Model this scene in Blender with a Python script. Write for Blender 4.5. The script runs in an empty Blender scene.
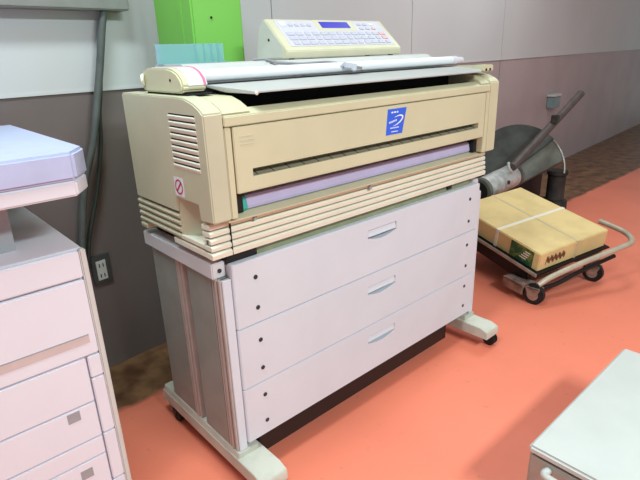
import bpy, bmesh, math, random
from mathutils import Vector, Matrix
random.seed(7)
C = bpy.context.scene.collection
H = 0.13                       # floor lies 0.13 below the underside of the lowest drawer
PI = math.pi

# ------------------------------------------------------------------ materials
def s2l(c):
    return tuple(((v/255)/12.92 if v/255 <= .04045 else ((v/255+.055)/1.055)**2.4) for v in c) + (1,)
def mat(name, rgb, rough=.55, metal=0., var=.06, scale=18., bump=0., rgb2=None, thresh=None, spec=.4, bscale=None):
    m = bpy.data.materials.new(name); m.use_nodes = True
    nt = m.node_tree; b = nt.nodes['Principled BSDF']
    b.inputs['Roughness'].default_value = rough; b.inputs['Metallic'].default_value = metal
    b.inputs['Specular IOR Level'].default_value = spec
    tc = nt.nodes.new('ShaderNodeTexCoord')
    nz = nt.nodes.new('ShaderNodeTexNoise'); nz.inputs['Scale'].default_value = scale; nz.inputs['Detail'].default_value = 5
    nt.links.new(tc.outputs['Object'], nz.inputs['Vector'])
    rp = nt.nodes.new('ShaderNodeValToRGB')
    a = s2l(rgb)
    if rgb2: c2 = s2l(rgb2)
    else: c2 = tuple(min(1, v*(1-2*var)) for v in a[:3]) + (1,)
    rp.color_ramp.elements[0].color = c2; rp.color_ramp.elements[1].color = a
    lo, hi = thresh or (.3, .6)
    rp.color_ramp.elements[0].position = lo; rp.color_ramp.elements[1].position = hi
    nt.links.new(nz.outputs['Fac'], rp.inputs['Fac']); nt.links.new(rp.outputs['Color'], b.inputs['Base Color'])
    if bump:
        n2 = nt.nodes.new('ShaderNodeTexNoise'); n2.inputs['Scale'].default_value = bscale or scale*6
        nt.links.new(tc.outputs['Object'], n2.inputs['Vector'])
        bp = nt.nodes.new('ShaderNodeBump'); bp.inputs['Strength'].default_value = bump; bp.inputs['Distance'].default_value = .002
        nt.links.new(n2.outputs['Fac'], bp.inputs['Height']); nt.links.new(bp.outputs['Normal'], b.inputs['Normal'])
    return m
M = {}
M['beige'] = mat('aged_beige_plastic', (207,203,172), .5, var=.04, scale=5)
M['beige_side'] = mat('aged_beige_plastic_side', (200,197,172), .55, var=.05, scale=6)
M['rib'] = mat('cream_rib_plastic', (232,230,214), .5, var=.03, scale=8)
M['white'] = mat('lavender_white_enamel', (212,217,228), .42, var=.025, scale=6)
M['beam'] = mat('pale_grey_enamel', (212,212,218), .5, var=.04, scale=10)
M['panelgrey'] = mat('grey_column_steel', (150,154,149), .45, .0, var=.06, scale=12)
M['extr'] = mat('pinkish_extrusion', (186,174,170), .4, .0, var=.05)
M['foot'] = mat('grey_green_cast_foot', (200,199,188), .55, var=.1, scale=14, bump=.2)
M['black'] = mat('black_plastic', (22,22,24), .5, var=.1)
M['rubber'] = mat('black_rubber', (28,28,29), .6, var=.1)
M['dark'] = mat('dark_gap', (26,25,24), .8, var=.1)
M['screw'] = mat('dark_screw_steel', (70,70,76), .35, .6, var=.1)
M['olive'] = mat('olive_grey_bar', (158,160,130), .55, var=.1)
M['ruler'] = mat('grey_ruler_strip', (150,146,128), .5, var=.06)
M['lilac'] = mat('lilac_roller_strip', (186,178,214), .45, var=.04, scale=10)
M['teal'] = mat('teal_plastic', (62,172,160), .45, var=.05)
M['plate'] = mat('light_grey_feed_plate', (190,191,190), .4, var=.04, scale=7)
M['tube'] = mat('white_tube', (236,236,242), .3, var=.01)
M['film'] = mat('milky_tape', (226,222,234), .25, var=.05, scale=30, bump=.4, bscale=60)
M['pink'] = mat('pink_tape', (232,120,160), .4, var=.1, scale=40)
M['feeder'] = mat('feeder_grey', (196,196,196), .45, var=.03)
M['keyface'] = mat('console_face', (208,206,218), .5, var=.04, scale=30)
M['key'] = mat('key_lilac', (196,195,214), .5, var=.05, scale=40)
M['keypink'] = mat('key_pink', (226,180,184), .5, var=.05)
M['keywhite'] = mat('key_white', (238,238,244), .4, var=.02)
M['screen'] = mat('blue_screen_glass', (70,72,200), .25, var=.02)
M['console'] = mat('console_cream', (214,209,182), .5, var=.03)
M['consolegrey'] = mat('console_side_grey', (204,203,198), .55, var=.03)
M['logoblue'] = mat('sticker_blue', (56,104,232), .4, var=.03)
M['logowhite'] = mat('sticker_white', (232,238,250), .4, var=.01)
M['stred'] = mat('sticker_red', (206,66,96), .4, var=.02)
M['wire'] = mat('grey_wire', (138,138,146), .4, var=.05)
M['wireblk'] = mat('dark_cable_rubber', (92,96,96), .55, var=.1)
M['wireblk2'] = mat('darker_cable_rubber', (56,60,58), .55, var=.1)
M['plugm'] = mat('plug_plastic', (200,200,212), .4, var=.03)
M['metal'] = mat('steel', (170,168,164), .35, .7, var=.06)
M['green'] = mat('bright_green_paint', (126,196,88), .5, var=.03, scale=4)
M['greenside'] = mat('green_paint_side', (104,170,52), .5, var=.04, scale=4)
M['copier'] = mat('copier_white', (226,226,238), .45, var=.02, scale=5)
M['copieredge'] = mat('copier_edge', (206,206,204), .45, var=.03)
M['copierlid'] = mat('copier_lid_blue_white', (188,196,232), .4, var=.04)
M['copierpink'] = mat('copier_pink_grey', (206,190,190), .5, var=.04)
M['greyhandle'] = mat('grey_handle', (160,160,166), .5, var=.04)
M['outlet'] = mat('dark_outlet_plate', (84,84,86), .45, .2, var=.1)
M['outletin'] = mat('outlet_insert', (205,205,205), .5, var=.04)
M['junction'] = mat('blue_grey_box', (130,146,150), .5, var=.1)
M['carton'] = mat('carton_tan', (226,198,142), .75, var=.08, scale=9, bump=.15)
M['strap'] = mat('white_strap', (238,230,216), .35, var=.03)
M['strapclear'] = mat('clear_strap', (206,188,150), .3, var=.03)
M['labelgreen'] = mat('label_green', (38,92,62), .5, rgb2=(120,130,60), thresh=(.36,.5), scale=40)
M['ink'] = mat('brown_ink', (120,78,58), .7, var=.1)
M['trolley'] = mat('black_trolley_steel', (24,24,27), .45, .3, var=.1)
M['lip'] = mat('worn_trolley_lip', (176,172,166), .4, .5, var=.12, scale=30)
M['rust'] = mat('brown_worn_steel', (160,134,122), .55, .3, rgb2=(112,90,82), thresh=(.35,.6), scale=22)
M['tubecream'] = mat('cream_tube', (186,174,156), .45, .2, var=.1, scale=20)
M['iron'] = mat('dark_iron', (70,70,66), .6, .3, rgb2=(46,46,46), thresh=(.35,.65), scale=9, bump=.2)
M['ironlight'] = mat('worn_grey_iron', (112,112,104), .6, .3, rgb2=(76,76,72), thresh=(.35,.65), scale=8, bump=.2)
M['bar'] = mat('brown_grey_bar', (92,82,80), .55, .3, var=.12, scale=20)
M['motor'] = mat('motor_grey', (205,205,205), .45, .3, rgb2=(160,160,160), thresh=(.35,.6), scale=16)
M['boxgrey'] = mat('grey_box_side', (164,158,150), .5, var=.06, scale=10)
M['boxtop'] = mat('pale_box_top', (196,198,196), .45, var=.03, scale=8)
M['trunk'] = mat('grey_trunking', (140,140,138), .5, var=.06)

def floor_mat():
    m = mat('orange_painted_floor', (240,134,108), .42, var=.05, scale=2.2, spec=.35)
    nt = m.node_tree; b = nt.nodes['Principled BSDF']; L = nt.links.new
    base = b.inputs['Base Color'].links[0].from_socket
    geo = nt.nodes.new('ShaderNodeNewGeometry')
    # bare, dirty strip along the wall (the paint stops short of it)
    sep = nt.nodes.new('ShaderNodeSeparateXYZ'); L(geo.outputs['Position'], sep.inputs[0])
    nz = nt.nodes.new('ShaderNodeTexNoise'); nz.inputs['Scale'].default_value = 7; nz.inputs['Detail'].default_value = 6
    L(geo.outputs['Position'], nz.inputs['Vector'])
    a = nt.nodes.new('ShaderNodeMath'); a.operation = 'MULTIPLY_ADD'; a.inputs[1].default_value = .07
    L(nz.outputs['Fac'], a.inputs[0]); L(sep.outputs['Y'], a.inputs[2])
    mr = nt.nodes.new('ShaderNodeMapRange'); mr.inputs['From Min'].default_value = .600; mr.inputs['From Max'].default_value = .628
    L(a.outputs[0], mr.inputs['Value'])
    n2 = nt.nodes.new('ShaderNodeTexNoise'); n2.inputs['Scale'].default_value = 11; n2.inputs['Detail'].default_value = 8
    L(geo.outputs['Position'], n2.inputs['Vector'])
    r2 = nt.nodes.new('ShaderNodeValToRGB')
    r2.color_ramp.elements[0].color = s2l((92,62,44)); r2.color_ramp.elements[1].color = s2l((142,104,74))
    r2.color_ramp.elements[0].position = .35; r2.color_ramp.elements[1].position = .65
    L(n2.outputs['Fac'], r2.inputs['Fac'])
    mx = nt.nodes.new('ShaderNodeMixRGB'); L(mr.outputs[0], mx.inputs['Fac']); L(base, mx.inputs[1]); L(r2.outputs['Color'], mx.inputs[2])
    # scuffs
    n3 = nt.nodes.new('ShaderNodeTexNoise'); n3.inputs['Scale'].default_value = 26; n3.inputs['Detail'].default_value = 3
    L(geo.outputs['Position'], n3.inputs['Vector'])
    m3 = nt.nodes.new('ShaderNodeMapRange'); m3.inputs['From Min'].default_value = .66; m3.inputs['From Max'].default_value = .76; m3.inputs['To Max'].default_value = .45
    L(n3.outputs['Fac'], m3.inputs['Value'])
    mx2 = nt.nodes.new('ShaderNodeMixRGB'); L(m3.outputs[0], mx2.inputs['Fac']); L(mx.outputs[0], mx2.inputs[1]); mx2.inputs[2].default_value = s2l((186,122,102))
    L(mx2.outputs[0], b.inputs['Base Color'])
    return m
M['floor'] = floor_mat()
M['wallup'] = mat('pale_grey_wall_paint', (206,206,210), .55, var=.03, scale=1.5)
M['walldark'] = mat('dark_taupe_wall', (118,106,106), .5, var=.06, scale=2.5)  # darker taupe for the lower wall left of the seam
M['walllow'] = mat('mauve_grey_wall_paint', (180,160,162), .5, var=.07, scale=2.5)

def acrylic():
    m = bpy.data.materials.new('blue_green_acrylic'); m.use_nodes = True
    nt = m.node_tree; b = nt.nodes['Principled BSDF']
    b.inputs['Base Color'].default_value = s2l((150,200,214)); b.inputs['Roughness'].default_value = .3
    b.inputs['Alpha'].default_value = .42
    nz = nt.nodes.new('ShaderNodeTexNoise'); nz.inputs['Scale'].default_value = 30
    mr = nt.nodes.new('ShaderNodeMapRange'); mr.inputs['To Min'].default_value = .22; mr.inputs['To Max'].default_value = .38
    nt.links.new(nz.outputs['Fac'], mr.inputs['Value']); nt.links.new(mr.outputs[0], b.inputs['Roughness'])
    return m
M['acrylic'] = acrylic()

# ------------------------------------------------------------------ mesh helpers (coordinates: z measured from the drawers' underside)
def bx(bm, x0, x1, y0, y1, z0, z1, mtx=None):
    vs = [bm.verts.new((x, y, z)) for z in (z0, z1) for y in (y0, y1) for x in (x0, x1)]
    f = [(0,2,3,1),(4,5,7,6),(0,1,5,4),(2,6,7,3),(0,4,6,2),(1,3,7,5)]
    fs = [bm.faces.new([vs[i] for i in q]) for q in f]
    if mtx: bmesh.ops.transform(bm, matrix=mtx, verts=vs)
    return fs
def prism(bm, pts, a0, a1, axis='x', mtx=None):
    """closed outline extruded along an axis; pts are (y,z) for x, (x,z) for y, (x,y) for z"""
    def P(p, a): return {'x': (a, p[0], p[1]), 'y': (p[0], a, p[1]), 'z': (p[0], p[1], a)}[axis]
    A = [bm.verts.new(P(p, a0)) for p in pts]; B = [bm.verts.new(P(p, a1)) for p in pts]
    n = len(pts)
    bm.faces.new(A); bm.faces.new(B[::-1])
    for i in range(n): bm.faces.new((A[i], B[i], B[(i+1) % n], A[(i+1) % n]))
    if mtx: bmesh.ops.transform(bm, matrix=mtx, verts=A+B)
def cyl(bm, p, q, r, n=24, r2=None):
    p, q = Vector(p), Vector(q); d = (q-p)
    t = d.normalized(); u = t.orthogonal().normalized(); v = t.cross(u)
    r2 = r if r2 is None else r2
    A = [bm.verts.new(p + r*(u*math.cos(2*PI*i/n)+v*math.sin(2*PI*i/n))) for i in range(n)]
    B = [bm.verts.new(q + r2*(u*math.cos(2*PI*i/n)+v*math.sin(2*PI*i/n))) for i in range(n)]
    bm.faces.new(A[::-1]); bm.faces.new(B)
    for i in range(n): bm.faces.new((A[i], A[(i+1) % n], B[(i+1) % n], B[i]))
def tube(bm, pts, r, n=10, sub=8):
    P = [Vector(p) for p in pts]; path = []
    for i in range(len(P)-1):
        p0, p1, p2, p3 = P[max(i-1,0)], P[i], P[i+1], P[min(i+2,len(P)-1)]
        for k in range(sub):
            t = k/sub
            path.append(.5*((2*p1)+(-p0+p2)*t+(2*p0-5*p1+4*p2-p3)*t*t+(-p0+3*p1-3*p2+p3)*t**3))
    path.append(P[-1]); rings = []
    u = None
    for i, c in enumerate(path):
        d = (path[min(i+1,len(path)-1)]-path[max(i-1,0)]).normalized()
        u = d.orthogonal().normalized() if u is None else (u-d*u.dot(d)).normalized()
        v = d.cross(u)
        rings.append([bm.verts.new(c+r*(u*math.cos(2*PI*k/n)+v*math.sin(2*PI*k/n))) for k in range(n)])
    for a, b in zip(rings, rings[1:]):
        for k in range(n): bm.faces.new((a[k], a[(k+1) % n], b[(k+1) % n], b[k]))
    bm.faces.new(rings[0][::-1]); bm.faces.new(rings[-1])
def rounded(x0, x1, z0, z1, r, n=6):
    out = []
    for cx, cz, a in ((x1-r, z0+r, -PI/2), (x1-r, z1-r, 0), (x0+r, z1-r, PI/2), (x0+r, z0+r, PI)):
        for i in range(n+1): out.append((cx+r*math.cos(a+PI/2*i/n), cz+r*math.sin(a+PI/2*i/n)))
    return out
WPOS = {}
WROT = {}
def obj(name, bm, m, parent=None, bevel=0, smooth=True, segs=2, rotz=0):
    bmesh.ops.recalc_face_normals(bm, faces=bm.faces)
    if bevel:
        es = [e for e in bm.edges if len(e.link_faces) == 2 and e.calc_face_angle(0) > .6]
        bmesh.ops.bevel(bm, geom=es, offset=bevel, segments=segs, affect='EDGES', clamp_overlap=True)
    bmesh.ops.translate(bm, verts=bm.verts, vec=(0, 0, H))
    co = [v.co for v in bm.verts]
    lo = [min(c[i] for c in co) for i in range(3)]; hi = [max(c[i] for c in co) for i in range(3)]
    org = Vector(((lo[0]+hi[0])/2, (lo[1]+hi[1])/2, lo[2] if parent is None else (lo[2]+hi[2])/2))
    bmesh.ops.translate(bm, verts=bm.verts, vec=-org)
    if rotz: bmesh.ops.rotate(bm, verts=bm.verts, cent=(0,0,0), matrix=Matrix.Rotation(-rotz, 3, 'Z'))
    me = bpy.data.meshes.new(name); bm.to_mesh(me); bm.free()
    if smooth:
        for p in me.polygons: p.use_smooth = True
        me.set_sharp_from_angle(angle=math.radians(38))
    mats = m if isinstance(m, (list, tuple)) else [m]
    for k in mats: me.materials.append(k)
    o = bpy.data.objects.new(name, me); C.objects.link(o)
    WPOS[o] = org; WROT[o] = rotz
    if parent is not None:
        pz = WROT.get(parent, 0)
        o.parent = parent; o.location = Matrix.Rotation(-pz, 3, 'Z') @ (org - WPOS[parent]); o.rotation_euler[2] = rotz - pz
    else: o.location = org; o.rotation_euler[2] = rotz
    return o
def thing(name, label, cat, loc, group=None):
    o = bpy.data.objects.new(name, None); C.objects.link(o); o.empty_display_size = .05
    o.location = Vector(loc) + Vector((0, 0, H)); WPOS[o] = o.location.copy()
    tag(o, label, cat, group); return o
def tag(o, label, cat, group=None):
    o['label'] = label; o['category'] = cat
    if group: o['group'] = group
    return o
def struct(name, bm, m, **k):
    o = obj(name, bm, m, **k); o['kind'] = 'structure'; return o
def copy_part(src, name, parent, delta):
    o = src.copy(); o.name = name; C.objects.link(o)
    w = WPOS[src] + Vector(delta); WPOS[o] = w; o.parent = parent; o.location = w - WPOS[parent]
    return o
NB = bmesh.new
def split_obj(name, bm, m, parent, **k):
    """every separate piece of the mesh becomes an object of its own"""
    bm.verts.index_update(); seen = set(); out = []
    for v in list(bm.verts):
        if v in seen: continue
        comp, st = [], [v]; seen.add(v)
        while st:
            a = st.pop(); comp.append(a)
            for e in a.link_edges:
                o2 = e.other_vert(a)
                if o2 not in seen: seen.add(o2); st.append(o2)
        nb = NB(); mp = {a: nb.verts.new(a.co) for a in comp}
        for f in {f for a in comp for f in a.link_faces}: nb.faces.new([mp[a] for a in f.verts])
        out.append(obj(name, nb, m, parent, **k))
    bm.free(); return out
def carve(o, cutter_bm):
    """cuts a pocket into a mesh and throws the cutter away"""
    bmesh.ops.recalc_face_normals(cutter_bm, faces=cutter_bm.faces)
    bmesh.ops.translate(cutter_bm, verts=cutter_bm.verts, vec=Vector((0,0,H))-WPOS[o])
    me = bpy.data.meshes.new('cut'); cutter_bm.to_mesh(me); cutter_bm.free()
    c = bpy.data.objects.new('cut', me); C.objects.link(c); c.matrix_world = Matrix.Translation(WPOS[o])
    keep = o.parent; o.parent = None; o.location = WPOS[o]
    md = o.modifiers.new('b', 'BOOLEAN'); md.operation = 'DIFFERENCE'; md.solver = 'EXACT'; md.object = c
    bpy.context.view_layer.update()
    ev = o.evaluated_get(bpy.context.evaluated_depsgraph_get())
    new = bpy.data.meshes.new_from_object(ev); old = o.data
    o.modifiers.clear(); o.data = new
    bpy.data.objects.remove(c); bpy.data.meshes.remove(me); bpy.data.meshes.remove(old)
    new.name = o.name
    o.parent = keep
    if keep: o.location = WPOS[o]-WPOS[keep]

# ================================================================== the room
b = NB(); bx(b, -5, 9, -6, 2.2, -.13-.1, -.13); struct('floor', b, M['floor'], smooth=False)
WA = math.radians(5); WT = Matrix.Translation((0, .875, 0)) @ Matrix.Rotation(WA, 4, 'Z')
ZB = .921
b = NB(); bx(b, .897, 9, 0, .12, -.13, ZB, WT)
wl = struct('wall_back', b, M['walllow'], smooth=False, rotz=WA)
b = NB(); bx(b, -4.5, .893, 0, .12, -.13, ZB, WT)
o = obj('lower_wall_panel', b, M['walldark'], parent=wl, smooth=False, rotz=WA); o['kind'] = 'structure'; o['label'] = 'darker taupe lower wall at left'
b = NB()
seams = [-1.1, .895, 1.995, 3.22]
xs = [-4.5] + seams + [9]
for a, c in zip(xs, xs[1:]): bx(b, a+.003, c-.003, -.004, .12, ZB, 2.75, WT)
up = obj('wall_panel', b, M['wallup'], parent=wl, smooth=False, rotz=WA); up['kind'] = 'structure'; up['label'] = 'pale grey upper wall panels'
b = NB(); bx(b, -4.5, 9, .008, .1, ZB+.001, 2.74, WT)
o = obj('wall_joint', b, M['outlet'], parent=wl, smooth=False, rotz=WA); o['kind'] = 'structure'
b = NB()
for s in (1.995, 3.22): bx(b, s-.002, s+.002, -.001, .01, -.13, ZB-.001, WT)
o = obj('wall_seam', b, M['outlet'], parent=wl, smooth=False, rotz=WA); o['kind'] = 'structure'
b = NB(); bx(b, -4.5, 9, -.006, .02, ZB-.006, ZB+.003, WT); struct('trim_1', b, M['wallup'], smooth=False, rotz=WA)
b = NB(); bx(b, -5, 9, -6, 2.2, 2.75, 2.85); struct('ceiling', b, M['wallup'], smooth=False)

# wall outlet on the left
ol = thing('wall_outlet', 'dark outlet plate low on the back wall left of the printer', 'outlet', (-.04, .868, .284))
b = NB(); prism(b, rounded(-.075, -.003, .227, .341, .004), -.009, .0, 'y', WT); obj('cover_plate', b, M['outlet'], ol, bevel=.002)
b = NB(); bx(b, -.058, -.022, -.0115, -.008, .243, .318, WT); ins = obj('socket_insert', b, M['outletin'], ol, bevel=.0008)
b = NB()
for zz in (.300, .260):
    for dx in (-.047, -.033): bx(b, dx-.0018, dx+.0018, -.0125, -.011, zz-.007, zz+.007, WT)
split_obj('socket_slot', b, M['black'], ins)
# box and pipe on the far right wall
jb = thing('junction_box', 'small blue-grey box on the mauve wall at far right', 'wall box', (4.28, 1.2, .51))
b = NB(); bx(b, 4.27, 4.43, -.07, -.001, .455, .56, WT); bxo = obj('box_body', b, M['junction'], jb, bevel=.006)
b = NB(); bx(b, 4.26, 4.44, -.075, -.001, .56, .58, WT); obj('box_lid', b, M['boxtop'], jb, bevel=.003)
# trunking at the top left with its shadow
b = NB(); bx(b, -1.6, .19, -.075, -.001, 1.168, 1.30, WT)
tk = obj('cable_trunking', b, M['trunk'], bevel=.004, rotz=WA); tag(tk, 'grey metal trunking on the back wall at top left', 'trunking')
# hanging cables
b = NB(); tube(b, [(.115,.835,1.169),(.10,.835,1.12),(.072,.835,1.0),(.045,.833,.90),(.028,.83,.84),(-.002,.83,.74),(-.055,.83,.60),(-.10,.828,.40),(-.16,.82,.1),(-.18,.815,-.116)], .0125)
cb = obj('cable', b, M['wireblk']); tag(cb, 'thick grey cable hanging down the wall at left', 'cable')
b = NB(); tube(b, [(.125,.862,1.169),(.11,.862,1.1),(.085,.86,1.0),(.064,.858,.90),(.050,.856,.84),(.036,.855,.74),(-.006,.852,.58),(-.075,.845,.38),(-.13,.84,.08),(-.14,.838,-.122)], .007)
cb = obj('cable', b, M['wireblk2']); tag(cb, 'thinner black cable against the wall behind the thick grey one', 'cable')

# green upright box behind the printer
b = NB(); bx(b, .247, .43, .5, .745, -.13, 1.42)
gb = obj('green_cabinet', b, [M['green'], M['greenside']], bevel=.006)
tag(gb, 'bright green upright box standing behind the printer at left', 'cabinet')
b = NB(); cyl(b, (.313, .5005, 1.128), (.313, .4965, 1.128), .0035, 12); sc = obj('screw', b, M['dark'], gb)
b = NB(); bx(b, .2445, .2472, .56, .595, -.12, 1.41); obj('edge_strip', b, M['green'], gb)

# ================================================================== the wide-format printer
pr = thing('wide_format_printer', 'large beige wide-format printer on a white three-drawer stand with casters', 'printer', (.55, .17, -.13))
XL, XR = -.046, 1.147
# --- upper housing: two end shells, core, top lip
def side_prof():
    return [(.395,.933),(.09,.932),(.055,.930),(.02,.921),(-.004,.910),(-.019,.899),(-.019,.656),(.04,.651),(.045,.69),(.15,.69),(.153,.652),(.395,.652)]
for nm, x0, x1 in (('end_shell', XL, .003), ('end_shell', 1.090, XR)):
    b = NB(); prism(b, side_prof(), x0, x1, 'x')
    sh = obj(nm, b, M['beige_side'] if x0 < 0 else M['beige'], pr, bevel=.003)
    if x0 < 0: left_shell = sh
b = NB()
prism(b, [(.016,.898),(.013,.903),(.008,.903),(-.019,.890),(-.019,.868),(.016,.868)], .0045, 1.0885, 'x')
tcv = obj('top_cover', b, M['beige'], pr, bevel=.002)
for x0, x1 in ((.0045,.080),(1.035,1.0885)):
    b = NB(); prism(b, [(.13,.930),(.055,.927),(.02,.917),(-.004,.906),(-.016,.895),(.0,.890),(.13,.88)], x0, x1, 'x'); obj('cover_end', b, M['beige'], tcv, bevel=.002)
b = NB(); bx(b, .081, 1.034, .017, .12, .868, .871); obj('slot_floor_shade', b, M['dark'], tcv)  # dark sheet puts the slot's shade into colour
b = NB(); bx(b, .081, 1.034, .118, .125, .872, .950); obj('slot_back_shade', b, M['dark'], tcv)  # dark sheet added so the slot's back looks shaded
b = NB(); bx(b, .0045, 1.0885, .135, .395, .868, .931); obj('rear_cover', b, M['beige'], pr)
b = NB(); bx(b, .004, 1.089, .05, .39, .652, .867); obj('core_housing', b, M['beige'], pr)
b = NB(); bx(b, .004, .022, -.0175, .05, .656, .866); bx(b, 1.068, 1.089, -.0175, .05, .656, .866); split_obj('front_stile', b, M['beige'], pr, bevel=.002)
# front panel with long paper slot
b = NB(); bx(b, .025, 1.0655, -.019, .02, .713, .8655); fp = obj('front_panel', b, M['beige'], pr, bevel=.002)
c = NB(); bx(c, .071, 1.029, -.03, .016, .7475, .7665); carve(fp, c)
b = NB()
prism(b, [(-.010,.7478),(-.009,.7478),(.013,.7555),(.0155,.7478)], .072, 1.028, 'x'); rl = obj('ruler_strip', b, M['ruler'], fp)
b = NB()
for i in range(20): prism(b, [(-.010,.7479),(.010,.7549),(.010,.7542),(-.008,.7479)], .09+i*.049, .0925+i*.049, 'x')
split_obj('ruler_mark', b, M['dark'], fp)
b = NB(); bx(b, .073, 1.027, .0145, .0158, .757, .766); obj('slot_shadow_liner', b, M['dark'], fp)
b = NB()
for z0, x1 in ((.843,.078),(.834,.082),(.825,.079)):
    bx(b, .042, x1, -.0198, -.0188, z0-.0012, z0+.0012)
obj('embossed_mark', b, M['beige_side'], fp)
# logo sticker
yl = -.0196
b = NB(); prism(b, [(.539,.783),(.612,.783),(.619,.812),(.626,.838),(.631,.856),(.547,.856)], yl, -.0188, 'y'); lg = obj('logo_sticker', b, M['logoblue'], fp)
b = NB()
for x0, x1, z in ((.562,.570,.846),(.574,.582,.846),(.586,.592,.846)): bx(b, x0, x1, yl-.0006, yl, z-.0022, z+.0022)
N = 28; cx, cz = .586, .822
def ell(t, rx, rz, rot): 
    x, z = rx*math.cos(t), rz*math.sin(t); return (cx+x*math.cos(rot)-z*math.sin(rot), cz+x*math.sin(rot)+z*math.cos(rot))
out = [ell(-2.3+4.1*i/N, .031, .0125, .32) for i in range(N+1)]
inn = [ell(-2.3+4.1*i/N, .0295-.005*math.sin(PI*i/N), .0115-.0045*math.sin(PI*i/N), .32) for i in range(N+1)]
for i in range(N):
    q = [out[i], out[i+1], inn[i+1], inn[i]]
    A = [b.verts.new((p[0], yl-.0006, p[1])) for p in q]; b.faces.new(A)
for i in range(6): bx(b, .553+i*.0058, .5566+i*.0058, yl-.0006, yl, .8155+i*.001, .8205+i*.001)
for i in range(8): bx(b, .558+i*.005, .5615+i*.005, yl-.0006, yl, .8005, .8035)
bx(b, .563, .592, yl-.0006, yl, .790, .792)
obj('logo_print', b, M['logowhite'], fp)
# output opening with lilac bar
b = NB(); prism(b, [(.022,.658),(.018,.664),(.024,.691),(.030,.694),(.046,.694),(.046,.658)], .071, 1.045, 'x')
rb = obj('output_roller', b, M['lilac'], pr, bevel=.002)
b = NB(); prism(b, [(.021,.657),(.017,.664),(.023,.692),(.030,.695),(.046,.695),(.046,.657)], .058, .0715, 'x'); obj('roller_end_cap', b, M['teal'], rb)
b = NB(); bx(b, .024, .057, .014, .05, .657, .70); bx(b, 1.046, 1.066, .006, .05, .658, .70); split_obj('roller_bearing', b, M['black'], rb)
b = NB(); bx(b, .024, 1.066, .046, .0505, .657, .712); obj('opening_liner', b, M['dark'], pr)
b = NB(); prism(b, [(.05,.660),(.012,.654),(-.008,.650),(-.008,.646),(.05,.642)], -.0, 1.10, 'x'); obj('output_lip', b, M['beige'], pr, bevel=.001)
# side vents
b = NB()
for i in range(9):
    z = .894-.0143*i; y0, y1 = .137-.0*i, .016
    bx(b, XL-.0004, XL+.002, y1, y0, z-.0016, z+.0016)
vt = obj('side_vent', b, M['dark'], left_shell)
b = NB()
for i in range(9):
    z = .894-.0143*i
    prism(b, [(XL-.0002, z-.0018), (XL-.0022, z-.004), (XL-.0022, z-.0072), (XL, z-.0122)], .014, .139, 'y')
obj('vent_louver', b, M['rib'], left_shell)
# no-entry sticker
b = NB(); prism(b, rounded(.106,.152,.697,.744,.004), XL-.0004, XL+.001, 'x'); st = obj('warning_sticker', b, M['logowhite'], left_shell)
b = NB(); n = 28
for i in range(n):
    a0, a1 = 2*PI*i/n, 2*PI*(i+1)/n
    q = [(.129+r*math.cos(a), .7205+r*math.sin(a)) for a, r in ((a0,.019),(a1,.019),(a1,.0145),(a0,.0145))]
    b.faces.new([b.verts.new((XL-.0009, *p)) for p in q])
q = [(.129+s*.0025+d*.7*.0175, .7205+s*.0025*-1*-1*.0+ s*.0025 - d*.7*.0175) for d, s in ((-1,-1),(1,-1),(1,1),(-1,1))]
q = [(.1165-.002,.733-.002),(.1165+.002,.733+.002),(.1415+.002,.708+.002),(.1415-.002,.708-.002)]
b.faces.new([b.verts.new((XL-.0009, *p)) for p in q])
obj('prohibition_sign', b, M['stred'], left_shell)
# --- ribbed base
b = NB(); bx(b, .036, 1.100, .022, .398, .575, .651); bx(b, .0, .036, .157, .398, .575, .651); bx(b, .0, .036, .022, .047, .575, .651)
base = obj('base_housing', b, M['beige'], pr)
def rib_loop(z0, z1, proud):
    """one rib: along the front, round both front corners"""
    b = NB(); y0 = .009-proud
    prism(b, [(y0,z1-.004),(y0+.004,z1),(.03,z1),(.03,z0),(y0+.0015,z0)], -.0435-proud*.3, 1.143+proud*.3, 'x')
    return b
ribz = [(.6325,.6455),(.615,.628),(.5975,.6105),(.580,.593),(.5595,.5755)]
for i, (z0, z1) in enumerate(ribz):
    b = rib_loop(z0, z1, .0015*(i-2))
    bx(b, -.0435, .0, .02, .046, z0, z1-.002)
    bx(b, 1.099, 1.143, .02, .05, z0, z1-.002)
    if i == 4: bx(b, -.0435, .0, .046, .20, z0, z1-.001)
    if i == 3: bx(b, -.0435, .0, .046, .157, z0, z1-.002)
    obj('front_rib', b, M['rib'], base, bevel=.0007)
    b = NB(); 
    zz = z0+.0185 if i < 4 else z0
    ya = .155 if i < 4 else .36
    prism(b, [(-.0455, z0-.000+.004), (-.0455, z1-.004), (-.0405, z1), (.0, z1), (.0, z0), (-.0435, z0)], ya, .400, 'y')
    bx(b, 1.099, 1.143, .155, .400, z0, z1)
    split_obj('side_rib', b, M['beige_side'], base, bevel=.001)
b = NB(); prism(b, [(-.041,.1565),(-.036,.142),(.030,.0475),(.035,.0475),(.035,.1565)], .592, .689, 'z'); obj('recess_panel', b, M['beige_side'], base)
b = NB(); bx(b, .0, .034, .0471, .0478, .594, .650); obj('recess_shade', b, M['dark'], base)  # dark sheet imitates the shade inside the recess
b = NB()
for x, z in ((.083,.640),(.50,.634)):
    prism(b, [(x-.006,z-.006),(x+.006,z-.006),(x+.003,z+.005),(x-.002,z+.004)], .003, .010, 'y')
split_obj('catch', b, M['greyhandle'], base)
b = NB(); bx(b, .0116, .0122, .0052, .014, .5585, .645); obj('seam', b, M['dark'], base)
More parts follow.
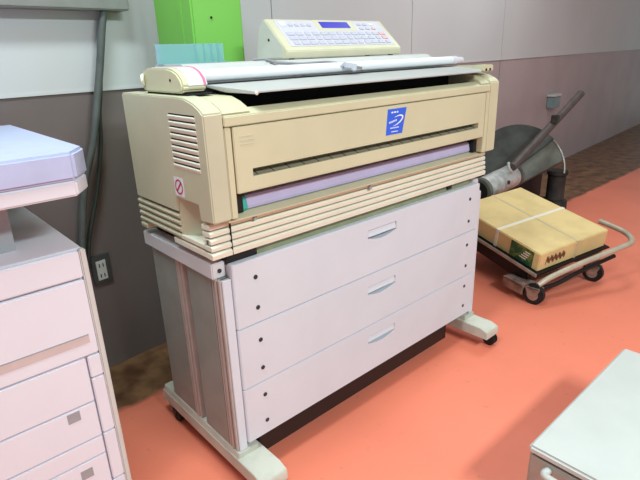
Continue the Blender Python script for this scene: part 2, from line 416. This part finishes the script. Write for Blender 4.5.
# --- sloped feed table, tube, roller housing, rear feeder
b = NB()
def slab(bm, pts, dz):
    A = [bm.verts.new(p) for p in pts]; B = [bm.verts.new((p[0], p[1], p[2]-dz)) for p in pts]
    bm.faces.new(A); bm.faces.new(B[::-1]); n = len(A)
    for i in range(n): bm.faces.new((A[i], B[i], B[(i+1) % n], A[(i+1) % n]))
slab(b, [(.094,-.020,.9375),(1.03,-.016,.9375),(1.095,.03,.944),(1.095,.124,.9515),(.054,.124,.9515)], .0035)
ft = obj('feed_table', b, M['plate'], pr, bevel=.0006)
b = NB(); slab(b, [(.093,-.018,.9345),(.054,.123,.9485),(.073,.07,.937)], .0025)
obj('table_side_flap', b, M['plate'], ft)
b = NB(); cyl(b, (.096,-.019,.935), (.096,-.023,.9333), .004, 10); cyl_ = obj('table_corner_tab', b, M['rib'], ft)
b = NB(); cyl(b, (.035,.14,.9722), (1.078,.14,.9722), .0145, 32); tb = obj('feed_tube', b, M['tube'], pr)
b = NB(); cyl(b, (1.072,.14,.9722), (1.1,.14,.9722), .0155, 28); cyl(b, (1.10,.14,.972), (1.145,.142,.971), .0125, 24, .0115); obj('tube_end_cap', b, M['film'], tb, bevel=.001)
# housing at left with rounded front
b = NB()
prof = [(.306,.952),(.306,.974),(.296,.986),(.27,.993),(.17,.993),(.142,.990),(.118,.981),(.102,.967),(.096,.953),(.100,.942),(.113,.937),(.296,.937)]
prism(b, prof, -.024, .040, 'x'); rh = obj('roller_housing', b, M['beige'], pr, bevel=.004)
b = NB()
sc = [(y+(.0016 if y > .2 else -.0016), z+.0014) for y, z in prof[1:9]]
prism(b, sc+[(prof[8][0]+.004, .951), (.29,.951)], -.008, .0405, 'x'); obj('tape_wrap', b, M['film'], rh)
b = NB()
sc = [(y+(.0024 if y > .2 else -.0024), z+.0022) for y, z in prof[1:9]]
prism(b, sc+[(.10,.953),(.29,.953)], .031, .0375, 'x'); obj('pink_band', b, M['pink'], rh)
b = NB(); cyl(b, (-.0235,.288,.966), (-.029,.292,.966), .014, 20); obj('thumb_knob', b, M['rib'], rh)
b = NB(); cyl(b, (-.0235,.15,.966), (-.0255,.15,.966), .003, 12); cyl(b, (-.029,.29,.966), (-.0305,.291,.966), .003, 12); split_obj('housing_screw', b, M['dark'], rh)
b = NB(); bx(b, -.015, .05, .09, .30, .9325, .9365); obj('housing_under_shade', b, M['dark'], rh)  # dark slab stands in for the shadow beneath the housing
b = NB(); prism(b, [(.172,.934),(.172,.980),(.180,.985),(.222,.985),(.234,.998),(.394,.998),(.394,.934)], .052, 1.07, 'x'); obj('rear_feeder', b, M['feeder'], pr, bevel=.005)
b = NB(); bx(b, .05, 1.07, .126, .172, .932, .9525); obj('feed_gap_shade', b, M['dark'], pr)  # dark block imitates the shade in the gap below the tube
b = NB(); bx(b, 1.072, 1.132, .0, .042, .934, .956); eb = obj('end_bracket', b, M['beige'], pr, bevel=.003)
b = NB(); bx(b, 1.098, 1.118, .042, .16, .934, .9535); obj('bracket_arm', b, M['beige'], eb, bevel=.003)
b = NB(); bx(b, 1.080, 1.090, -.0008, .002, .936, .944); bx(b, 1.105, 1.115, -.0008, .002, .936, .944); split_obj('bracket_notch', b, M['dark'], eb)
# --- console
cx0, cx1 = .400, .915
b = NB(); prism(b, [(.243,1.001),(.241,1.004),(.241,1.022),(.246,1.028),(.340,1.113),(.350,1.115),(.375,1.09),(.392,1.02),(.392,1.001)], cx0, cx1, 'x')
cs = obj('control_console', b, M['console'], pr, bevel=.002)
b = NB(); prism(b, [(.262,1.004),(.262,1.036),(.342,1.108),(.350,1.110),(.372,1.088),(.388,1.02),(.388,1.004)], cx0-.0012, cx0+.002, 'x'); obj('console_side', b, M['consolegrey'], cs)
b = NB()
for x in (.43, .88): 
    for y in (.26, .37): cyl(b, (x,y,.9981), (x,y,1.002), .009, 14)
split_obj('console_foot', b, M['dark'], cs)
b = NB(); cyl(b, (cx0-.001,.325,1.055), (cx0-.0025,.325,1.055), .004, 12); obj('console_screw', b, M['dark'], cs)
FS = Vector((0,.246,1.028)); FE = Vector((0,.340,1.113)); FD = (FE-FS).normalized(); FN = Vector((0,-FD.z,FD.y)); FL = (FE-FS).length
def face_box(bm, x0, x1, v0, v1, h0, h1):
    mt = Matrix((( 1,0,0,0),(0,FD.y,FN.y,FS.y),(0,FD.z,FN.z,FS.z),(0,0,0,1)))
    bx(bm, x0, x1, v0*FL, v1*FL, h0, h1, mt)
b = NB(); face_box(b, cx0+.028, cx1-.018, .07, .97, -.001, .0012); obj('key_panel', b, M['keyface'], cs)
b = NB(); face_box(b, .585, .760, .60, 1.0, .0, .0016); obj('screen_surround', b, M['console'], cs)
b = NB(); face_box(b, .606, .736, .70, .93, .0, .0022); obj('display_screen', b, M['screen'], cs)
key0 = None
def key(x, v, w, hgt, m):
    b = NB(); face_box(b, x-w/2, x+w/2, v-hgt/2, v+hgt/2, .001, .0036)
    return obj('key', b, m, cs, bevel=.0006, segs=1)
b = NB(); face_box(b, .440, .462, .76, .92, .001, .003); obj('power_lamp', b, M['keywhite'], cs, bevel=.001)
for r, v in enumerate((.17, .33, .49)):
    for k in range(13):
        x = .455+k*.0345
        if x > .88: continue
        w = .028 if (k+r) % 4 else .021
        key(x, v, w, .105, M['keypink'] if (k == 12 and r > 0) else M['key'])
for x in (.48,.505,.53,.555): key(x, .80, .016, .08, M['key'])
for x in (.785,.815,.845): 
    for v in (.68,.84): key(x, v, .018, .07, M['keypink'] if x == .845 and v < .7 else (M['keywhite'] if x == .845 else M['key']))
# --- stand
DZ = [(.3555,.5345),(.1735,.3535),(.0,.1715)]
b = NB(); bx(b, .0015, 1.0985, .0245, .40, .004, .53); obj('drawer_case', b, M['white'], pr)
b = NB(); bx(b, .02, 1.08, .032, .06, .52, .556); obj('front_cross_bar', b, M['olive'], pr)
b = NB(); bx(b, .0, 1.10, .33, .40, .53, .556); obj('rear_cross_bar', b, M['dark'], pr)
b = NB(); bx(b, .0, .09, .02, .05, .536, .558); bx(b, .93,.955,.026,.034,.538,.551); split_obj('mounting_pad', b, M['black'], pr)
for i, (z0, z1) in enumerate(DZ):
    b = NB(); bx(b, 0, 1.10, 0, .024, z0, z1)
    dr = obj('drawer', b, M['white'], pr, bevel=.0018)
    zt = (.502,.3135,.1345)[i]; xa, xb = .484, .617
    c = NB(); pts = [(xa,zt),(xb,zt),(xb,zt-.026)]
    for k in range(1,10):
        t = k/10; pts.append((xb+(xa-xb)*t, zt-.026-.0115*math.sin(PI*t)))
    pts.append((xa,zt-.026))
    prism(c, pts, -.02, .0215, 'y'); carve(dr, c)
    b = NB(); prism(b, [(.003,zt-.0025),(-.0005,zt-.0215),(.003,zt-.0235),(.008,zt-.0025)], xa+.001, xb-.001, 'x')
    hd = obj('handle', b, M['white'], dr, bevel=.0008)
    for (sx, za) in ((.066, z0+.13), (.066, z0+.044), (1.0385, z0+.13), (1.0385, z0+.044)):
        b = NB(); cyl(b, (sx, .001, za), (sx, -.0022, za), .0062, 16); obj('screw', b, M['screw'], dr, bevel=.0008, segs=1)
b = NB(); bx(b, .05, .97, .026, .37, -.085, .003); obj('under_drawer_shade', b, M['black'], pr, bevel=.002)  # added black box standing in for the shade under the drawers
def stand_end(mx):
    f = (lambda x: x) if mx == 0 else (lambda x: 1.10-x)
    def X(a, c): return tuple(sorted((f(a), f(c))))
    b = NB(); bx(b, *X(-.0385, 0), .03, .415, .499, .5415); bm = obj('side_beam', b, M['beam'], pr, bevel=.003)
    b = NB(); cyl(b, (f(-.018), .031, .520), (f(-.018), .0275, .520), .0055, 16); obj('screw', b, M['screw'], bm)
    for y0, y1, pm in ((.207,.389,'r'),(.014,.182,'f')):
        b = NB(); bx(b, *X(-.030, -.001), y0+.040, y1, -.018, .50); co = obj('support_column', b, M['panelgrey'], pr, bevel=.002)
        b = NB()
        for k in range(3):
            ya = y0+.0145*k
            bx(b, *X(-.031 - (.002 if k == 1 else 0), -.001), ya, ya+.0095, -.018, .50)
        obj('ribbed_extrusion', b, M['extr'], co, bevel=.0015)
        b = NB(); bx(b, *X(-.026, -.0015), y0+.003, y0+.041, -.018, .50); obj('extrusion_core', b, M['panelgrey'], co)
    b = NB(); bx(b, *X(-.0255, -.0008), .008, .0135, -.018, .4985); obj('post_cover', b, M['white'], pr, bevel=.001)
    b = NB()
    prism(b, [(.465,-.076),(.465,-.042),(.455,-.0375),(.06,-.0375),(.052,-.036),(-.075,-.036),(-.104,-.046),(-.108,-.056),(-.108,-.078),(.463,-.078)], *X(-.0385,.046), 'x')
    fo = obj('foot', b, M['foot'], pr, bevel=.004)
    b = NB(); prism(b, [(-.037,-.04),(-.032,-.0185),(.03,-.0185),(.035,-.04)] if mx == 0 else [(1.10+.037,-.04),(1.10+.032,-.0185),(1.10-.03,-.0185),(1.10-.035,-.04)], .004, .455, 'y'); obj('foot_plinth', b, M['foot'], fo, bevel=.002)
    for y in (.390, -.085):
        x = f(-.020)
        b = NB(); cyl(b, (x,y,-.079), (x,y,-.084), .012, 16)
        for s in (-1, 1): prism(b, [(y-.014,-.083),(y+.014,-.083),(y+.008,-.108),(y-.004,-.108)], x+s*.017-.0015, x+s*.017+.0015, 'x')
        prism(b, [(y-.014,-.083),(y+.014,-.083),(y+.014,-.086),(y-.014,-.086)], x-.018, x+.018, 'x')
        ca = obj('caster_fork', b, M['black'], fo)
        for s in (-1, 1):
            b = NB(); cyl(b, (x+s*.003,y,-.1025), (x+s*.0145,y,-.1025), .0275, 24); obj('caster_wheel', b, M['rubber'], fo, bevel=.003)
stand_end(0); stand_end(1)

# things lying on the printer
b = NB(); tube(b, [(.292,.262,1.002),(.318,.238,1.002),(.338,.212,.994),(.362,.18,.9895),(.385,.162,.9875),(.425,.148,.9885),(.47,.146,.9885),(.503,.139,.9845)], .0034)
tube(b, [(.318,.238,1.002),(.335,.20,.991),(.349,.150,.9885),(.356,.137,.9885)], .0030)
wr = thing('connector_cable', 'thin grey cable with white plug lying over the white feed tube', 'cable', (.42,.17,.984))
obj('cord', b, M['wire'], wr)
b = NB(); 
mt = Matrix.Translation((.530,.116,.9665)) @ Matrix.Rotation(math.radians(-14), 4, 'Z') @ Matrix.Rotation(math.radians(8), 4, 'Y') @ Matrix.Scale(.85, 4)
bx(b, -.026, .026, -.011, .011, .0, .02, mt); bx(b, -.035, -.024, -.006, .006, .004, .016, mt); bx(b, .0, .02, -.018, -.008, -.006, .012, mt)
obj('plug', b, M['plugm'], wr, bevel=.003)
b = NB(); bx(b, .024, .046, -.009, -.005, .003, .012, mt); bx(b, .024, .044, .003, .007, .005, .013, mt); split_obj('plug_prong', b, M['metal'], wr)
# ribbed acrylic holder
ac = thing('acrylic_holder', 'blue-green clear ribbed plastic holder standing on printer top at left', 'plastic holder', (.155,.35,.9985))
b = NB(); bx(b, .054, .264, .368, .371, .9985, 1.050); bx(b, .054, .264, .335, .3675, .9985, 1.0005); split_obj('clear_sheet', b, M['acrylic'], ac)
b = NB()
for x in (.170,.196,.220,.242): bx(b, x, x+.0012, .356, .3675, 1.001, 1.049)
split_obj('divider', b, M['acrylic'], ac)

# ================================================================== white office copier at the left edge
FY = .12; CY = .76
cp = thing('office_copier', 'white office copier with paper drawers at the left edge', 'copier', (-.62,.42,-.13))
CX0, CX1 = -.96, -.288
b = NB(); bx(b, CX0, CX1, FY+.012, CY, -.125, .632); obj('main_body', b, M['copier'], cp, bevel=.006)
b = NB(); bx(b, CX1-.014, CX1, FY, FY+.014, -.10, .632); obj('corner_edge', b, M['copieredge'], cp, bevel=.003)
# front skin split by grooves
b = NB(); bx(b, CX0, CX1-.015, FY, FY+.011, .567, .630); obj('upper_cover', b, M['copier'], cp, bevel=.003)
b = NB(); bx(b, CX0, CX1-.015, FY, FY+.011, .378, .563); uc = obj('front_door', b, M['copier'], cp, bevel=.003)
b = NB(); bx(b, CX0+.02, CX1-.030, FY-.0008, FY+.002, .410, .429); obj('pink_strip', b, M['copierpink'], uc)
b = NB(); bx(b, CX0+.02, CX1-.030, FY-.001, FY+.002, .429, .432); obj('groove', b, M['greyhandle'], uc)
for z0, z1 in ((.319,.375),(.162,.316),(.018,.159),(-.105,.015)):
    b = NB(); bx(b, -.331, CX1-.015, FY, FY+.011, z0, z1); obj('corner_cover', b, M['copier'], cp, bevel=.002)
for i, (z0, z1) in enumerate(((.259,.375),(.160,.256),(.107,.157),(-.02,.104),(-.105,-.023))):
    b = NB(); bx(b, CX0, -.335, FY, FY+.011, z0, z1); d = obj('paper_drawer', b, M['copier'], cp, bevel=.002)
    if i in (1, 3):
        zz = (z0+z1)/2+.025
        for xx in ((-.372,-.40),):
            b = NB(); bx(b, xx[1], xx[0], FY-.0008, FY+.004, zz-.008, zz+.018); obj('drawer_pull', b, M['greyhandle'], d)
b = NB(); bx(b, CX0+.02, -.40, FY+.1, .75, .632, .755); obj('output_bay', b, M['greyhandle'], cp)
b = NB()
prism(b, [(CX0, FY-.03), (-.285, FY-.03), (-.243, FY+.03), (-.243, CY), (CX0, CY)], .788, .845, 'z'); sn = obj('scanner_unit', b, M['copierlid'], cp, bevel=.006)
b = NB(); prism(b, [(CX0, FY-.026), (-.287, FY-.026), (-.247, FY+.032), (-.247, CY), (CX0, CY)], .754, .7865, 'z'); obj('lower_tray', b, M['copier'], cp, bevel=.004)
b = NB()
for x in (CX0+.06, CX1-.06):
    for y in (.18, .70): cyl(b, (x,y,-.1305), (x,y,-.12), .02, 16)
split_obj('levelling_foot', b, M['black'], cp)

# ================================================================== pale grey box in the right foreground
gx = thing('equipment_box', 'pale grey box cut off by the bottom right corner', 'box', (.75,-.85,-.13))
b = NB(); bx(b, .432, 1.05, -1.12, -.584, -.13, .082); obj('box_body', b, M['boxgrey'], gx, bevel=.008)
b = NB(); bx(b, .430, 1.052, -1.122, -.582, .078, .100); obj('box_lid', b, M['boxtop'], gx, bevel=.006)
b = NB(); tube(b, [(.432,-.635,.055),(.410,-.64,.055),(.410,-.73,.055),(.432,-.735,.055)], .009); obj('side_handle', b, M['boxtop'], gx)

# ================================================================== carton on a trolley
U = Vector((.23833,.95517,.17566)); W = Vector((.96420,-.25437,.07497)); Nn = Vector((-.11629,-.15150,.98159))
A = Vector((1.59865,-.04183,.11))
TM = Matrix(((U.x,W.x,Nn.x,A.x),(U.y,W.y,Nn.y,A.y),(U.z,W.z,Nn.z,A.z),(0,0,0,1)))   # local: u, w, n ; n=0 is the carton's top
LU, LW, LH = .570, .471, .0943
ct = thing('carton', 'tan cardboard carton tied with a white strap on the trolley', 'carton', A+U*LU/2+W*LW/2-Nn*LH)
b = NB(); bx(b, 0, LU, 0, LW, -LH, 0, TM); obj('box_body', b, M['carton'], ct, bevel=.004)
b = NB(); e = .0012
bx(b, .262, .280, -e, LW+e, 0, e, TM); bx(b, .262, .280, -e, 0, -LH, e, TM); bx(b, .262, .280, LW, LW+e, -LH, e, TM)
obj('packing_strap', b, M['strap'], ct)
b = NB(); bx(b, -e, LU+e, .245, .259, 0, e*.6, TM); bx(b, -e, 0, .245, .259, -LH, e*.6, TM); obj('clear_strap', b, M['strapclear'], ct)
b = NB(); bx(b, .035, .175, -.0012, 0, -.090, -.008, TM); lb = obj('green_label', b, M['labelgreen'], ct)
b = NB()
for k in range(4): bx(b, .055+.006*k, .085+.01*k, -.0018, -.0011, -.03-.013*k, -.024-.013*k, TM)
obj('label_print', b, M['strap'], ct)
b = NB()
for k in range(5):
    w0 = .045+k*.026
    tube(b, [TM @ Vector((-.0008, w0+dx, -.045+dz)) for dx, dz in ((0,-.022),(.006,.022),(.010,-.012),(.015,.018),(.019,-.02),(.024,.006))], .0018, 5, 4)
obj('handwriting', b, M['ink'], ct)
tr = thing('trolley', 'low black steel trolley on casters under the tan carton', 'trolley', (1.95,.2,-.13))
nd = -LH-.0005
b = NB(); bx(b, -.02, LU+.02, -.022, LW+.02, nd-.008, nd, TM); dk = obj('deck', b, M['trolley'], tr, bevel=.002)
b = NB(); bx(b, -.02, LU+.02, -.030, -.022, nd-.010, nd+.006, TM); obj('deck_lip', b, M['lip'], tr, bevel=.001)
b = NB(); bx(b, .04, LU, -.012, .03, nd-.080, nd-.008, TM); bx(b, .05, LU, LW-.04, LW, nd-.05, nd-.008, TM); split_obj('side_rail', b, M['trolley'], tr, bevel=.004)
# brown channel carrying the front caster
wx, wy = 1.578, -.040
b = NB(); 
prism(b, [(1.545,.006),(1.585,.125),(1.665,.10),(1.625,-.02)], -.048, -.040, 'z'); prism(b, [(1.545,.006),(1.585,.125),(1.592,.123),(1.552,.004)], -.088, -.041, 'z')
obj('caster_channel', b, M['rust'], tr)
b = NB(); bx(b, .10, .55, .03, .44, nd-.12, nd-.0085, TM); obj('underdeck_fill', b, M['black'], tr, bevel=.004)  # black box added to fill the dark zone below the deck
def caster(wx, wy, top=-.045, r=.050):
    b = NB(); cyl(b, (wx,wy,-.13+r), (wx,wy,-.13+r+.001), .001, 6)
    for s in (-1, 1): prism(b, [(wy-.036,top),(wy+.036,top),(wy+.018,-.13+r-.01),(wy-.018,-.13+r-.01)], wx+s*.021-.002, wx+s*.021+.002, 'x')
    bx(b, wx-.023, wx+.023, wy-.03, wy+.03, top-.003, top+.003)
    obj('caster_fork', b, M['rust'], tr)
    b = NB(); cyl(b, (wx-.016,wy,-.13+r), (wx+.016,wy,-.13+r), r, 32); wh = obj('caster_wheel', b, M['rubber'], tr, bevel=.006)
    b = NB(); cyl(b, (wx-.0175,wy,-.13+r), (wx+.0175,wy,-.13+r), r*.55, 24); obj('wheel_hub', b, M['metal'], wh)
caster(wx, wy)
caster(2.02, -.13, -.045)
b = NB(); bx(b, 2.0, 2.04, -.15, .0, -.046, .04); obj('caster_channel', b, M['rust'], tr, bevel=.002)
for x, y in ((1.74,.48),(2.15,.38)):
    caster(x, y, -.045); b = NB(); bx(b, x-.025, x+.025, y-.03, y+.03, -.045, .09); obj('rear_leg', b, M['rust'], tr, bevel=.002)
b = NB(); tube(b, [(1.575,-.055,-.03),(1.64,-.085,.0),(1.80,-.145,.035),(2.02,-.225,.07),(2.12,-.25,.085),(2.2,-.19,.10),(2.24,-.05,.12)], .0135, 14)
obj('push_handle', b, M['tubecream'], tr)
b = NB(); tube(b, [(1.59,-.05,-.055),(1.68,-.095,-.045),(1.80,-.14,-.01),(2.02,-.215,.03)], .010, 12); obj('lower_brace', b, M['trolley'], tr)

# ================================================================== machine with round disc guard
dm = thing('workshop_machine', 'dark workshop machine with big round disc guard and grey motor behind the carton', 'machine', (2.65,.72,-.13))
DC = Vector((2.60,.62,.262)); DN = Vector((-.70,-.52,.49)).normalized()
DX = Vector((0,0,1)).cross(DN).normalized(); DY = DN.cross(DX)        # DX to the viewer's right
DM = Matrix(((DX.x,DY.x,DN.x,DC.x),(DX.y,DY.y,DN.y,DC.y),(DX.z,DY.z,DN.z,DC.z),(0,0,0,1)))
R = .285
def dish(bm, r, h0, h1, cut, n=64):
    pts = []
    a = math.radians(-35); nx, ny = math.cos(a-PI/2+PI/2), math.sin(a)
    for i in range(n):
        t = 2*PI*i/n; x, y = r*math.cos(t), r*math.sin(t)
        pts.append((x, y))
    # chord on the lower right
    d = Vector((.52,-.854)); out = []
    for i in range(n):
        p, q = Vector(pts[i]), Vector(pts[(i+1) % n])
        ip, iq = p.dot(d) <= cut, q.dot(d) <= cut
        if ip: out.append((p.x,p.y))
        if ip != iq:
            t = (cut-p.dot(d))/((q-p).dot(d)); m = p+(q-p)*t; out.append((m.x,m.y))
    prism(bm, out, h0, h1, 'z', DM)
b = NB(); dish(b, R, -.07, .0, .105); dg = obj('disc_guard', b, M['ironlight'], dm, bevel=.004)
b = NB()
ang = [math.radians(a) for a in range(40, 221, 6)]
prism(b, [(R*1.0*math.cos(t), R*1.0*math.sin(t)) for t in ang], .0005, .03, 'z', DM); obj('guard_cover', b, M['iron'], dg, bevel=.004)
b = NB()
tube(b, [DM @ Vector((R*1.005*math.cos(t), R*1.005*math.sin(t), .002)) for t in [math.radians(a) for a in range(-8, 60, 8)]], .006, 8, 3); obj('bright_rim', b, M['lip'], dg)
b = NB(); tube(b, [(2.20,.45,.350),(2.40,.45,.435),(2.72,.45,.575),(3.02,.45,.705)], .024, 14); hb = obj('handle_bar', b, M['bar'], dm)
b = NB(); bx(b, 2.62, 2.66, .41, .45, .555, .605); obj('bar_clamp', b, M['iron'], hb, bevel=.004)
b = NB(); tube(b, [(2.20,.478,.375),(2.19,.465,.345),(2.21,.46,.325),(2.24,.465,.325)], .009, 10); obj('hook', b, M['motor'], hb)
b = NB(); cyl(b, (2.0,.53,.235), (2.36,.53,.262), .07, 36); mo = obj('motor', b, M['motor'], dm, bevel=.004)
b = NB(); cyl(b, (1.985,.53,.234), (2.02,.53,.2365), .075, 36); cyl(b, (2.34,.53,.2605), (2.37,.53,.263), .075, 36); split_obj('motor_flange', b, M['ironlight'], mo, bevel=.003)
b = NB(); cyl(b, (1.981,.53,.2338), (1.9845,.53,.234), .058, 30); obj('motor_opening', b, M['black'], mo)
b = NB(); cyl(b, (2.19,.455,.26), (2.19,.47,.26), .012, 16); obj('motor_plug', b, M['screw'], mo)
b = NB(); cyl(b, (2.37,.53,.255), (2.45,.53,.245), .04, 20); obj('shaft_knob', b, M['ironlight'], mo, bevel=.006)
b = NB(); bx(b, 2.10, 3.02, .64, .97, -.13, .22); split_obj('machine_base', b, M['black'], dm, bevel=.01)
b = NB(); cyl(b, (2.98,.52,-.02), (2.98,.52,.16), .06, 28); cyl(b, (2.98,.52,-.13), (2.98,.52,-.02), .085, 28); cyl(b, (2.98,.52,.16), (2.98,.52,.19), .07, 28); obj('grey_pedestal', b, M['iron'], dm, bevel=.006)
b = NB(); bx(b, 2.85, 3.0, .50, .75, -.1, -.02); obj('pedestal_arm', b, M['trolley'], dm)

# ================================================================== light: ceiling fluorescents and the wide workshop around
def lamp(name, loc, rot, sx, sy, power, col=(1,1,1)):
    l = bpy.data.lights.new(name, 'AREA'); l.shape = 'RECTANGLE'; l.size = sx; l.size_y = sy; l.energy = power; l.color = col
    o = bpy.data.objects.new(name, l); C.objects.link(o); o.location = loc; o.rotation_euler = rot; return o
LC = (.81,1,.985)
lamp('ceiling_light_a', (-.6,-.2,2.70), (0,0,0), .9, .3, 30, LC)
lamp('ceiling_light_b', (.3,-2.7,2.70), (0,0,0), 1.2, .4, 105, LC)
lamp('ceiling_light_c', (2.7,.2,2.70), (0,0,0), 1.2, .4, 18, LC)
wd = bpy.data.worlds.new('workshop'); bpy.context.scene.world = wd; wd.use_nodes = True
bg = wd.node_tree.nodes['Background']; bg.inputs['Color'].default_value = (.76,.98,.98,1); bg.inputs['Strength'].default_value = .36

# ================================================================== camera (fitted to the photograph)
cam = bpy.data.cameras.new('camera'); co = bpy.data.objects.new('camera', cam); C.objects.link(co)
cam.sensor_width = 36; cam.lens = 515.03/640*36; cam.clip_start = .02
Rw = Matrix(((.74114375,-.67052771,-.03314394),(-.25275532,-.23295631,-.93906661),(.6219491,.70436066,-.34213356)))
ax, ay, az = Vector(Rw[0]), -Vector(Rw[1]), -Vector(Rw[2])
co.matrix_world = Matrix(((ax.x,ay.x,az.x,-.60210),(ax.y,ay.y,az.y,-1.00897),(ax.z,ay.z,az.z,1.01545+H),(0,0,0,1)))
sc = bpy.context.scene; sc.camera = co
sc.view_settings.view_transform = 'Standard'; sc.view_settings.look = 'None'; sc.view_settings.gamma = 1
sc.view_settings.use_curve_mapping = False; sc.view_settings.exposure = .42
